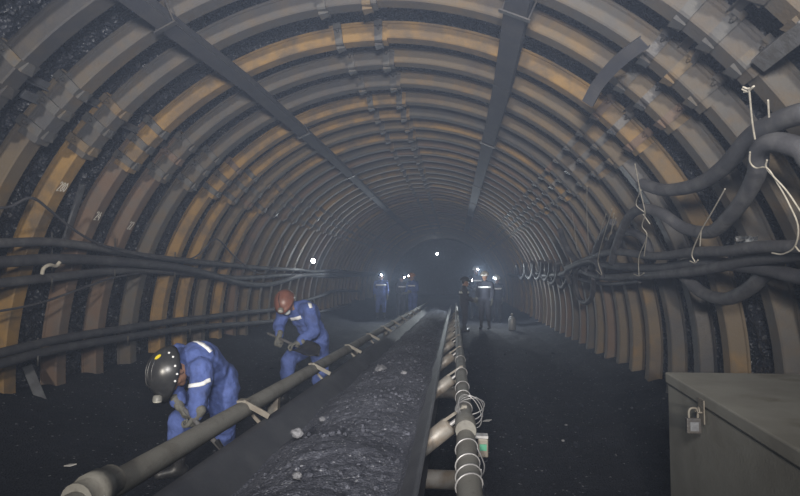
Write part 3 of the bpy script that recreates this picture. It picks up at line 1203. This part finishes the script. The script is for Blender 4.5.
def fuse(o, vox, it=6, disp=0, tex_scale=.12):
    rm = o.modifiers.new('fuse', 'REMESH')
    rm.mode = 'VOXEL'
    rm.voxel_size = vox
    rm.use_smooth_shade = True
    sm = o.modifiers.new('smooth', 'SMOOTH')
    sm.iterations = it
    sm.factor = .5
    if disp:
        tx = bpy.data.textures.get('folds') or bpy.data.textures.new('folds', 'CLOUDS')
        tx.noise_scale = tex_scale
        tx.noise_depth = 2
        dm = o.modifiers.new('folds', 'DISPLACE')
        dm.texture = tx
        dm.strength = disp
        dm.mid_level = .5
        dm.texture_coords = 'LOCAL'
    return bake(o)


def glove(wrist, dirv, palm, curl=55, side=1, s=1.0):
    """palm and five bent fingers; dirv along the hand, palm the palm's facing"""
    d = V(dirv).normalized()
    n = V(palm)
    n = (n - d * n.dot(d)).normalized()
    x = d.cross(n) * side
    mb = MB()
    w = V(wrist)
    mb.cap(w - d * .05 * s, w + d * .015 * s, .036 * s, .032 * s)
    for k in (-1, 0, 1):
        mb.cap(w + x * k * .02 * s + d * .02 * s, w + x * k * .026 * s + d * .08 * s, .018 * s, .017 * s, 8)
    for k, (off, L) in enumerate(((-.033, .86), (-.011, 1.0), (.011, .95), (.033, .76))):
        p = w + x * off * s + d * .088 * s
        a = 0
        for q, ln in enumerate((.036, .027, .022)):
            a += curl * (.7 if q == 0 else 1) * DG
            dd = d * math.cos(a) + n * math.sin(a)
            p2 = p + dd * ln * L * s
            mb.cap(p, p2, (.0112 - .0012 * q) * s, (.0102 - .0012 * q) * s, 8)
            p = p2
    t0 = w - x * .03 * s + d * .02 * s
    t1 = t0 - x * .022 * s + d * .028 * s + n * .016 * s
    t2 = t1 + d * .024 * s + n * .022 * s + x * .006 * s
    t3 = t2 + n * .016 * s + x * .014 * s + d * .008 * s
    mb.cap(t0, t1, .014 * s, .0125 * s, 8).cap(t1, t2, .0122 * s, .0115 * s, 8).cap(t2, t3, .0112 * s, .009 * s, 8)
    return mb


def worker(J, label, hmat, detail=True, cloth=BLUE, lit=False, mask=False, girth=1.0, group=None, helm_s=1.0, gl=GLOVE):
    fa, fb = J['footL'], J['footR']
    base = V(((fa[0].x + fb[0].x) / 2, (fa[0].y + fb[0].y) / 2, min(fa[0].z, fb[0].z) - .07))
    root = empty('person', base)
    tag(root, label, 'person', group)
    vox = .008 if detail else .02
    H = frame(J['fwd'], J['up'])
    hc = J['head']

    def hp(x, y, z):
        return hc + H @ V((x, y, z))
    # --- body: one continuous figure
    b = MB()
    b.ell(hp(0, -.01, .03), .077, .096, .098, H)
    b.ell(hp(0, .02, -.045), .06, .07, .07, H)
    b.cap(hp(0, .07, -.085), hp(0, .06, -.09), .028, .028)
    b.cap(hp(0, .088, .0), hp(0, .112, -.035), .011, .017, 8)          # nose
    b.cap(hp(-.022, .082, -.068), hp(.022, .082, -.068), .012, .012, 8)  # mouth
    for s in (-1, 1):
        b.ell(hp(s * .08, -.012, -.012), .012, .024, .034, H, 8, 6)       # ears
        b.cap(hp(s * .012, .088, .018), hp(s * .045, .078, .016), .011, .01, 8)   # brow
        b.ell(hp(s * .045, .06, -.03), .022, .022, .024, H, 8, 6)          # cheek
    g = girth
    b.cap(hp(0, -.02, -.06), J['neck'], .056, .06)
    b.cap(J['neck'], J['chest'], .07, .12)
    b.cap(J['chest'], J['pelvis'], .125, .125)
    for s in 'LR':
        b.cap(J['chest'], J['sh' + s], .09, .055)
        b.cap(J['sh' + s], J['el' + s], .05, .04).cap(J['el' + s], J['wr' + s], .04, .027)
        b.cap(J['pelvis'], J['hip' + s], .1, .09).cap(J['hip' + s], J['kn' + s], .085, .055).cap(J['kn' + s], J['foot' + s][0], .052, .04)
    o = b.build('body', SKIN, root, base)
    fuse(o, vox, 4)
    if detail:
        e = MB()
        for s in (-1, 1):
            e.ell(hp(s * .031, .079, -.002), .0125, .0125, .0125, H, 10, 8)
        e.build('eyes', EYE, root, base)
    hr = MB()
    hr.ell(hp(0, -.03, .025), .081, .083, .085, H)
    hr.build('hair', HAIR, root, base)
    # --- overalls
    c = MB()
    n_, ch, pe = J['neck'], J['chest'], J['pelvis']
    axis = (n_ - pe).normalized()
    lat = (J['shR'] - J['shL']).normalized()
    fr = axis.cross(lat).normalized()
    T = Matrix((lat, fr, axis)).transposed()
    c.ell(ch, .19 * g, .145 * g, .22, T)
    c.ell(ch + (pe - ch) * .55, .165 * g, .14 * g, .2, T)
    c.ell(pe, .185 * g, .15 * g, .16, T)
    c.ell(n_ + (ch - n_) * .35, .15, .1, .1, T)
    c.cap(n_ + (hc - n_) * .12, n_, .075, .085)
    for s in 'LR':
        c.cap(n_ + (J['sh' + s] - n_) * .3 + (ch - n_) * .2, J['sh' + s], .085, .085 * g)
        c.cap(J['sh' + s], J['el' + s], .082 * g, .066 * g).cap(J['el' + s], J['el' + s] + (J['wr' + s] - J['el' + s]) * .8, .066 * g, .052 * g)
        c.cap(J['hip' + s], J['kn' + s], .115 * g, .088 * g)
        q = J['kn' + s] + (J['foot' + s][0] - J['kn' + s]) * .45
        c.cap(J['kn' + s], q, .088 * g, .078 * g)
        c.cap(pe, J['hip' + s], .14 * g, .12 * g)
    ov = c.build('overalls', cloth, root, base)
    fuse(ov, .013 if detail else .022, 5 if detail else 3, .045 if detail else 0, .11)
    # --- boots
    for s in 'LR':
        p, td = J['foot' + s]
        td = V(td).normalized()
        bt = MB()
        q = J['kn' + s] + (p - J['kn' + s]) * .38
        bt.cap(q, p, .062, .052)
        bt.cap(p + V((0, 0, -.025)), p + td * .15 + V((0, 0, -.035)), .048, .042).cap(p - td * .04 + V((0, 0, -.03)), p + td * .05 + V((0, 0, -.03)), .046, .05)
        bo_ = bt.build('boot', BOOT, root, base)
        fuse(bo_, .014 if detail else .025, 3)
    # --- gloves
    for s in 'LR':
        hd, pn, cu = J['hand' + s]
        gm = glove(J['wr' + s], hd, pn, cu, 1 if s == 'R' else -1, 1.12)
        go = gm.build('glove', gl, root, base)
        fuse(go, .0055 if detail else .012, 2)
    # --- helmet
    hm = MB()
    nu, nv = 28, 9
    vs, fs = [], []
    S = helm_s
    zb = .045
    for j in range(nv + 1):
        ph = PI / 2 * j / nv
        for i in range(nu):
            a = 2 * PI * i / nu
            fl = .018 * (1 - j / nv) ** 3
            x = (.122 + fl) * S * math.cos(ph) ** .85 * math.cos(a)
            yv = (.152 + fl + (.035 * max(0, math.sin(a)) ** 2 if j == 0 else 0)) * S * math.cos(ph) ** .85 * math.sin(a)
            vs.append(hp(x, yv - .01, zb + .135 * S * math.sin(ph)))
    k = len(vs)
    for j in range(nv + 1):
        for i in range(nu):
            p = vs[j * nu + i]
            cc = hp(0, -.01, zb - .005)
            vs.append(cc + (p - cc) * .955)
    for j in range(nv):
        for i in range(nu):
            i2 = (i + 1) % nu
            fs.append((j * nu + i, j * nu + i2, (j + 1) * nu + i2, (j + 1) * nu + i))
            fs.append((k + j * nu + i2, k + j * nu + i, k + (j + 1) * nu + i, k + (j + 1) * nu + i2))
    for i in range(nu):
        i2 = (i + 1) % nu
        fs.append((i2, i, k + i, k + i2))
    hm.add(vs, fs, True)
    for off in (-.035, 0, .035):
        hm.tube([hp(off * S, (.148 * math.cos(q) * math.sqrt(1 - (off / .122) ** 2) - .01) * S, zb + (.136 * math.sin(q) * math.sqrt(1 - (off / .122) ** 2)) * S)
                 for q in [PI * (.16 + .68 * t / 12) for t in range(13)]], .006, 6)
    he = hm.build('helmet', hmat, root, base)
    lp = hp(0, .155 * S, zb + .05)
    ld = (H @ V((0, 1, -.12))).normalized()
    lm = MB()
    lm.lathe(lp - ld * .015, ld, [(.02, 0), (.032, .006), (.036, .03), (.036, .046)], 16)
    lm.box(lp - ld * .012 - (H @ V((0, 0, .03))), (.045, .02, .05), H)
    lo = lm.build('cap_lamp', LAMPBODY, he, base)
    ln = MB()
    ln.lathe(lp + ld * .031, ld, [(.031, 0), (.033, .006), (.02, .012), (.001, .014)], 16)
    ln.build('lamp_lens', GLOW if lit else LENS, he, base)
    if detail:
        cbm = MB()
        cbm.tube(spline([hp(0, .14, zb + .07), hp(.0, .08, zb + .135 * S), hp(.02, -.08, zb + .115 * S), hp(.03, -.165, zb + .01), hp(.04, -.14, -.08)], 6), .0045, 6)
        cbm.build('lamp_cord', BOOT, he, base)
    if mask:
        mk = MB()
        mk.ell(hp(0, .085, -.05), .05, .045, .048, H)
        mk.build('dust_mask', MASK, root, base)
    return root, base, ov, he, H, hc, lp, ld


def stripe_on(ov, base, root, pix, wid, name='reflective_stripe', lift=.007):
    """tape sewn on the cloth: its line is found on the cloth surface"""
    bv = BVHTree.FromPolygons([v.co + base for v in ov.data.vertices], [tuple(p.vertices) for p in ov.data.polygons])
    runs = [[]]
    for p in spline([(x, y, 0) for x, y in pix], 6):
        h = bv.ray_cast(CAM, ray(p.x, p.y).normalized())
        if h[0] is None or (runs[-1] and (h[0] - runs[-1][-1][0]).length > .09):
            runs.append([])
        if h[0] is not None:
            runs[-1].append((h[0], h[1]))
    best = max(runs, key=len)
    pts, nrm = [p for p, q in best], [q for p, q in best]
    if len(pts) < 3:
        return
    for _ in range(3):
        pts = [pts[0]] + [(pts[i - 1] + pts[i] * 2 + pts[i + 1]) / 4 for i in range(1, len(pts) - 1)] + [pts[-1]]
        nrm = [nrm[0]] + [(nrm[i - 1] + nrm[i] * 2 + nrm[i + 1]).normalized() for i in range(1, len(nrm) - 1)] + [nrm[-1]]
    vs, fs = [], []
    for i, p in enumerate(pts):
        t = (pts[min(i + 1, len(pts) - 1)] - pts[max(i - 1, 0)]).normalized()
        x = t.cross(nrm[i]).normalized()
        for u in (-1, 0, 1):
            q = p + x * u * wid / 2
            loc, nn, _, _ = bv.find_nearest(q)
            vs.append(loc + nn * lift)
        for u in (1, 0, -1):
            q = p + x * u * wid / 2
            loc, nn, _, _ = bv.find_nearest(q)
            vs.append(loc - nn * .004)
    for i in range(len(pts) - 1):
        for q in range(6):
            fs.append((i * 6 + q, i * 6 + (q + 1) % 6, (i + 1) * 6 + (q + 1) % 6, (i + 1) * 6 + q))
    fs += [tuple(reversed(range(6))), tuple((len(pts) - 1) * 6 + q for q in range(6))]
    mb = MB()
    mb.add(vs, fs, True)
    mb.build(name, STRIPE, root, base)


# --- worker with the black helmet
J = dict(pelvis=at(219, 380, 4.5), chest=at(201, 361, 4.27), neck=at(187, 367, 4.12), head=at(173, 373, 4.0), fwd=(-.02, -.22, -.97), up=(-.5, -.8, .2),
         shL=at(201, 370, 4.02), shR=at(178, 355, 4.32), elL=at(199, 396, 3.95), elR=at(174, 388, 4.12), wrL=at(197, 416, 3.9), wrR=at(179, 405, 3.98),
         hipL=at(224, 390, 4.45), hipR=at(207, 390, 4.52), knL=at(223, 425, 4.5), knR=at(181, 422, 4.28),
         footL=(V((-2.05, 4.75, .1)), (-.6, -.75, 0)), footR=(V((-2.3, 4.32, .1)), (-.8, -.6, 0)),
         handL=((-.45, .1, -.6), (-.6, .3, .4), 58), handR=((.45, -.1, -.6), (.5, .5, .3), 58))
W1, b1, ov1, he1, H1, hc1, _, _ = worker(J, 'bent worker in blue overalls and black helmet, shovelling beside the conveyor rail', H_BLACK, helm_s=1.18, girth=1.16)
stripe_on(ov1, b1, W1, [(172, 343), (180, 341), (192, 341), (203, 345), (211, 352)], .03)
stripe_on(ov1, b1, W1, [(178, 385), (184, 387), (190, 386), (196, 385), (202, 384), (207, 381), (210, 380)], .03)


def sticker(he, base, px, py, rx, ry, name, m_):
    bv = BVHTree.FromPolygons([v.co + base for v in he.data.vertices], [tuple(p.vertices) for p in he.data.polygons])
    c, n, _, _ = bv.ray_cast(CAM, ray(px, py).normalized())
    if c is None:
        return
    x = n.orthogonal().normalized()
    y_ = n.cross(x)
    vs = []
    for lift in (-.002, .004):
        for k in range(10):
            q = c + x * rx * math.cos(k * PI / 5) + y_ * ry * math.sin(k * PI / 5)
            loc, nn, _, _ = bv.find_nearest(q)
            vs.append(loc + nn * lift)
    fs = [tuple(reversed(range(10))), tuple(range(10, 20))] + [(k, (k + 1) % 10, 10 + (k + 1) % 10, 10 + k) for k in range(10)]
    mb = MB()
    mb.add(vs, fs)
    mb.build(name, m_, he, base)


sticker(he1, b1, 158, 357, .026, .014, 'yellow_sticker', YEL)
for px, py in ((169, 353), (173, 357), (175, 366), (177, 374), (175, 381)):
    sticker(he1, b1, px, py, .008, .008, 'white_dot', STRIPE)


def shovel(a, b, tip_dir, face, label, blade=.27, wide=.2):
    """a handle end, b socket; blade beyond b"""
    a, b = V(a), V(b)
    root = empty('shovel', b)
    mb = MB()
    mb.tube([a, (a + b) / 2, b], [.017, .017, .019], 10)
    mb.build('handle', WOOD, root, b)
    d = V(tip_dir).normalized()
    n = V(face)
    n = (n - d * n.dot(d)).normalized()
    x = d.cross(n)
    vs, fs = [], []
    nu, nv = 8, 8
    for th_ in (0, .006):
        for j in range(nv + 1):
            t = j / nv
            w_ = wide / 2 * (1 if t < .6 else math.sqrt(max(0.02, 1 - ((t - .6) / .4) ** 2)))
            for i in range(nu + 1):
                u = -1 + 2 * i / nu
                vs.append(b + d * (t * blade) + x * (u * w_) + n * (.035 * u * u - th_ + .02 * math.sin(PI * t)))
    k = (nu + 1) * (nv + 1)
    for j in range(nv):
        for i in range(nu):
            q = j * (nu + 1) + i
            fs.append((q, q + 1, q + nu + 2, q + nu + 1))
            fs.append((k + q + 1, k + q, k + q + nu + 1, k + q + nu + 2))
    rim = [i for i in range(nu + 1)] + [j * (nu + 1) + nu for j in range(1, nv + 1)] + [nv * (nu + 1) + i for i in range(nu - 1, -1, -1)] + [j * (nu + 1) for j in range(nv - 1, 0, -1)]
    for i in range(len(rim)):
        p, q = rim[i], rim[(i + 1) % len(rim)]
        fs.append((q, p, k + p, k + q))
    mb = MB()
    mb.add(vs, fs, True)
    mb.cyl(b - d * .1, b + d * .05, .021, 10, .014)
    mb.build('blade', BOOT, root, b)
    return tag(root, label, 'shovel')


hR, hL = at(185, 412, 3.95), at(194, 421, 3.88)
dv = (hL - hR).normalized()
shovel(hR - dv * .25 + V((0, 0, .02)), hL + dv * .42, dv + V((0, 0, -.2)), (0, 0, 1), 'shovel gripped by the black-helmeted worker, its blade hidden behind the rail')

# --- worker with the maroon helmet
J = dict(pelvis=at(315, 338, 7.12), chest=at(305, 315, 6.98), neck=at(296, 307, 6.88), head=at(286, 304, 6.74), fwd=(.06, -.66, -.75), up=(-.22, -.5, .84),
         shL=at(309, 310, 6.76), shR=at(284, 312, 7.02), elL=at(314, 331, 6.68), elR=at(279, 327, 6.88), wrL=at(298, 343, 6.55), wrR=at(279, 337, 6.72),
         hipL=at(319, 346, 7.08), hipR=at(306, 345, 7.1), knL=at(321, 372, 7.0), knR=at(289, 360, 6.78),
         footL=(V((-1.85, 7.1, .1)), (-.6, -.75, 0)), footR=(V((-2.22, 6.85, .1)), (-.7, -.7, 0)),
         handL=((-.7, -.1, -.25), (-.2, -.3, -.9), 60), handR=((-.1, -.35, -.8), (.6, -.5, .2), 60))
W2, b2, ov2, he2, H2, hc2, _, _ = worker(J, 'stooping worker in blue overalls, maroon helmet and dust mask holding a shovel', H_RED, mask=True, helm_s=1.02, girth=1.18)
stripe_on(ov2, b2, W2, [(280, 317), (284, 318), (289, 319), (294, 319), (298, 318), (301, 317)], .045)
stripe_on(ov2, b2, W2, [(306, 299), (309, 303), (311, 308)], .04)
a, b = at(274, 336, 6.75), at(299, 347, 6.5)
shovel(a + (a - b) * .25, b, b - a, (.0, -.5, .8), 'shovel with a black blade held level by the maroon-helmeted worker', .36, .24)


# --- standing figures further down the tunnel
def stand(px, Y, h, face, label, hmat, lit, cloth=BLUE, lean=0.0, zoff=0.0, arms=0, group=None):
    """upright figure; face = heading in degrees from -Y (toward the camera)"""
    x = at(px, 280, Y).x
    s = h / 1.75
    f = V((math.sin(face * DG), -math.cos(face * DG), 0))
    r = V((f.y, -f.x, 0))
    z0 = floor_z(x, Y) + zoff

    def P(rx, fy, z):
        ln = lean * max(0, z - .9)
        return V((x, Y, z0)) + r * rx * s + f * (fy + ln) * s + V((0, 0, z * s))
    J = dict(pelvis=P(0, 0, .95), chest=P(0, .0, 1.25), neck=P(0, .0, 1.46), head=P(0, .04, 1.62), fwd=f + V((0, 0, -.15)), up=(f.x * lean, f.y * lean, 1),
             shL=P(-.19, 0, 1.4), shR=P(.19, 0, 1.4), hipL=P(-.1, 0, .9), hipR=P(.1, 0, .9), knL=P(-.11, .04, .5), knR=P(.12, .02, .5),
             footL=(P(-.12, 0, .09), f), footR=(P(.14, -.03, .09), f))
    if arms == 0:
        J.update(elL=P(-.25, -.02, 1.12), elR=P(.25, -.02, 1.12), wrL=P(-.24, .1, .88), wrR=P(.24, .1, .88), handL=(V((0, 0, -1)) + f * .2, r, 35), handR=(V((0, 0, -1)) + f * .2, -r, 35))
    else:
        J.update(elL=P(-.27, .05, 1.14), elR=P(.27, .05, 1.14), wrL=P(-.14, .3, 1.08), wrR=P(.14, .3, 1.02), handL=(f, r, 50), handR=(f, -r, 50))
    root, base, ov, he, H, hc, lp, ld = worker(J, label, hmat, False, cloth, lit, group=group)
    # chest and back tape
    mb = MB()
    n = 24
    c = J['chest'] + V((0, 0, .05 * s))
    pts = []
    vs, fs = [], []
    for k in range(n):
        a = 2 * PI * k / n
        for z in (-.028, .028):
            vs.append(c + r * .218 * s * math.cos(a) + f * .172 * s * math.sin(a) + V((0, 0, z)))
    fs = [(2 * k, 2 * ((k + 1) % n), 2 * ((k + 1) % n) + 1, 2 * k + 1) for k in range(n)]
    mb.add(vs, fs, True)
    o = mb.build('reflective_stripe', STRIPE, root, base)
    so = o.modifiers.new('thick', 'SOLIDIFY')
    so.thickness = .006
    return root, lp, ld


def lamp(name, loc, direction, watts, size=150, blend=.6, col=(.82, .92, 1), r=.03):
    l = bpy.data.lights.new(name, 'SPOT')
    l.energy = watts
    l.spot_size = size * DG
    l.spot_blend = blend
    l.color = col
    l.shadow_soft_size = r
    o = bpy.data.objects.new(name, l)
    o.location = loc
    o.rotation_euler = V(direction).to_track_quat('-Z', 'Y').to_euler()
    COL.objects.link(o)
    return o


FAR = [
    (381, 20.0, 1.74, 12, 'blue-clad worker with a bright cap lamp standing by the far ribbed wall', H_BLACK, True, BLUE, 0, 0, 0, 200),
    (401, 21.5, 1.68, 40, 'worker with a cap lamp standing between two others behind the conveyor end', H_BLACK, True, DARKCLOTH, 0, 0, 1, 60),
    (413, 20.5, 1.72, -35, 'worker in blue turned to one side, closest of the three to the far belt end', H_ORANGE, True, BLUE, .05, 0, 1, 50),
    (464, 16.2, 1.6, 92, 'worker with a bright cap lamp standing at the far end of the pipe rail', H_BLACK, True, DARKCLOTH, 0, 0, 1, 45),
    (485, 16.9, 1.78, -18, 'white-helmeted worker with a broad bright chest stripe beyond the rail', H_WHITE, False, DARKCLOTH, 0, 0, 0, 0),
    (476, 20.5, 2.0, 15, 'tall white-helmeted worker standing behind the one with the bright chest stripe', H_WHITE, True, DARKCLOTH, 0, 0, 1, 260),
    (497, 19.5, 1.64, -20, 'worker in dark clothes with a cap lamp, standing next to the hose wall', H_WHITE, True, DARKCLOTH, 0, 0, 0, 110),
]
for (px, Y, h, face, lab, hm_, lit, cl, lean, zf, arms, watt) in FAR:
    root, lp, ld = stand(px, Y, h, face, lab, hm_, lit, cl, lean, zf, arms)
    if watt:
        lamp('cap_lamp_light', lp + ld * .07, ld, watt)
# cap lamps turned on the striped worker (the glow about him)
# --- lamp fixed by the wall cables and one hanging far off


def mine_lamp(c, face, watts, label, r=.07, drop=.2):
    root = empty('mine_lamp', c)
    f = V(face).normalized()
    mb = MB()
    mb.lathe(-f * .1, f, [(r * .5, 0), (r * .9, .02), (r, .07), (r, .1)], 20)
    mb.build('housing', LAMPBODY, root)
    mb = MB()
    mb.lathe(V((0, 0, 0)), f, [(r * .85, 0), (r * .85, .01), (r * .5, .035), (.002, .045)], 20)
    mb.build('lamp_glass', GLOW, root)
    mb = MB()
    mb.tube(spline([(-f * .08), (-f * .1 + V((0, 0, drop / 2))), (-f * .04 + V((0, 0, drop)))], 5), .008, 6)
    mb.build('hook', ST_DARK, root)
    tag(root, label, 'lamp')
    lamp('mine_lamp_light', V(c) + f * .12, f, watts, 165)


c = on_cyl(313, 261, 3.55)
mine_lamp(c, (.6, -.8, 0), 25, 'bright round lamp hung on the wall cables beyond the maroon-helmeted worker')
mine_lamp(at(437, 254, 40), (0, -1, -.1), 60, 'lone small bright lamp hanging high in the dark far end of the tunnel', .09, 1.35)

# ------------------------------------------------------------------ light and haze


def area(name, loc, target, watts, sx, sy, col, spread=180):
    l = bpy.data.lights.new(name, 'AREA')
    l.shape = 'RECTANGLE'
    l.size, l.size_y = sx, sy
    l.energy = watts
    l.color = col
    l.spread = spread * DG
    o = bpy.data.objects.new(name, l)
    o.location = loc
    o.rotation_euler = (V(target) - V(loc)).to_track_quat('-Z', 'Y').to_euler()
    COL.objects.link(o)
    return o


k = lamp('camera_flash', (.1, -.4, 2.5), V((-1.3, 12, 4.8)) - V((.1, -.4, 2.5)), 1350, 105, 1.0, (1, .97, .95), .28)
k = lamp('added_fill_lamp', (-.6, -6.5, 2.9), V((-1.0, 14, 3.7)) - V((-.6, -6.5, 2.9)), 4000, 72, 1.0, (1, .94, .86), .25)  # unseen fill added well behind the camera to brighten the deeper arches

w = bpy.data.worlds.new('world')
SC.world = w
w.use_nodes = True
N, L = w.node_tree.nodes, w.node_tree.links
N['Background'].inputs[0].default_value = (0, 0, 0, 1)
N['Background'].inputs[1].default_value = 0
vs_ = N.new('ShaderNodeVolumeScatter')
vs_.inputs['Color'].default_value = (.6, .73, 1, 1)
vs_.inputs['Density'].default_value = .0125
vs_.inputs['Anisotropy'].default_value = .1
L.new(vs_.outputs[0], N['World Output'].inputs['Volume'])

SC.view_settings.view_transform = 'Standard'
SC.view_settings.look = 'None'
SC.view_settings.gamma = 1
SC.view_settings.use_curve_mapping = False
SC.view_settings.exposure = 0.0
SC.cycles.use_denoising = True
SC.cycles.max_bounces = 6
SC.cycles.volume_bounces = 1
SC.cycles.sample_clamp_indirect = 4
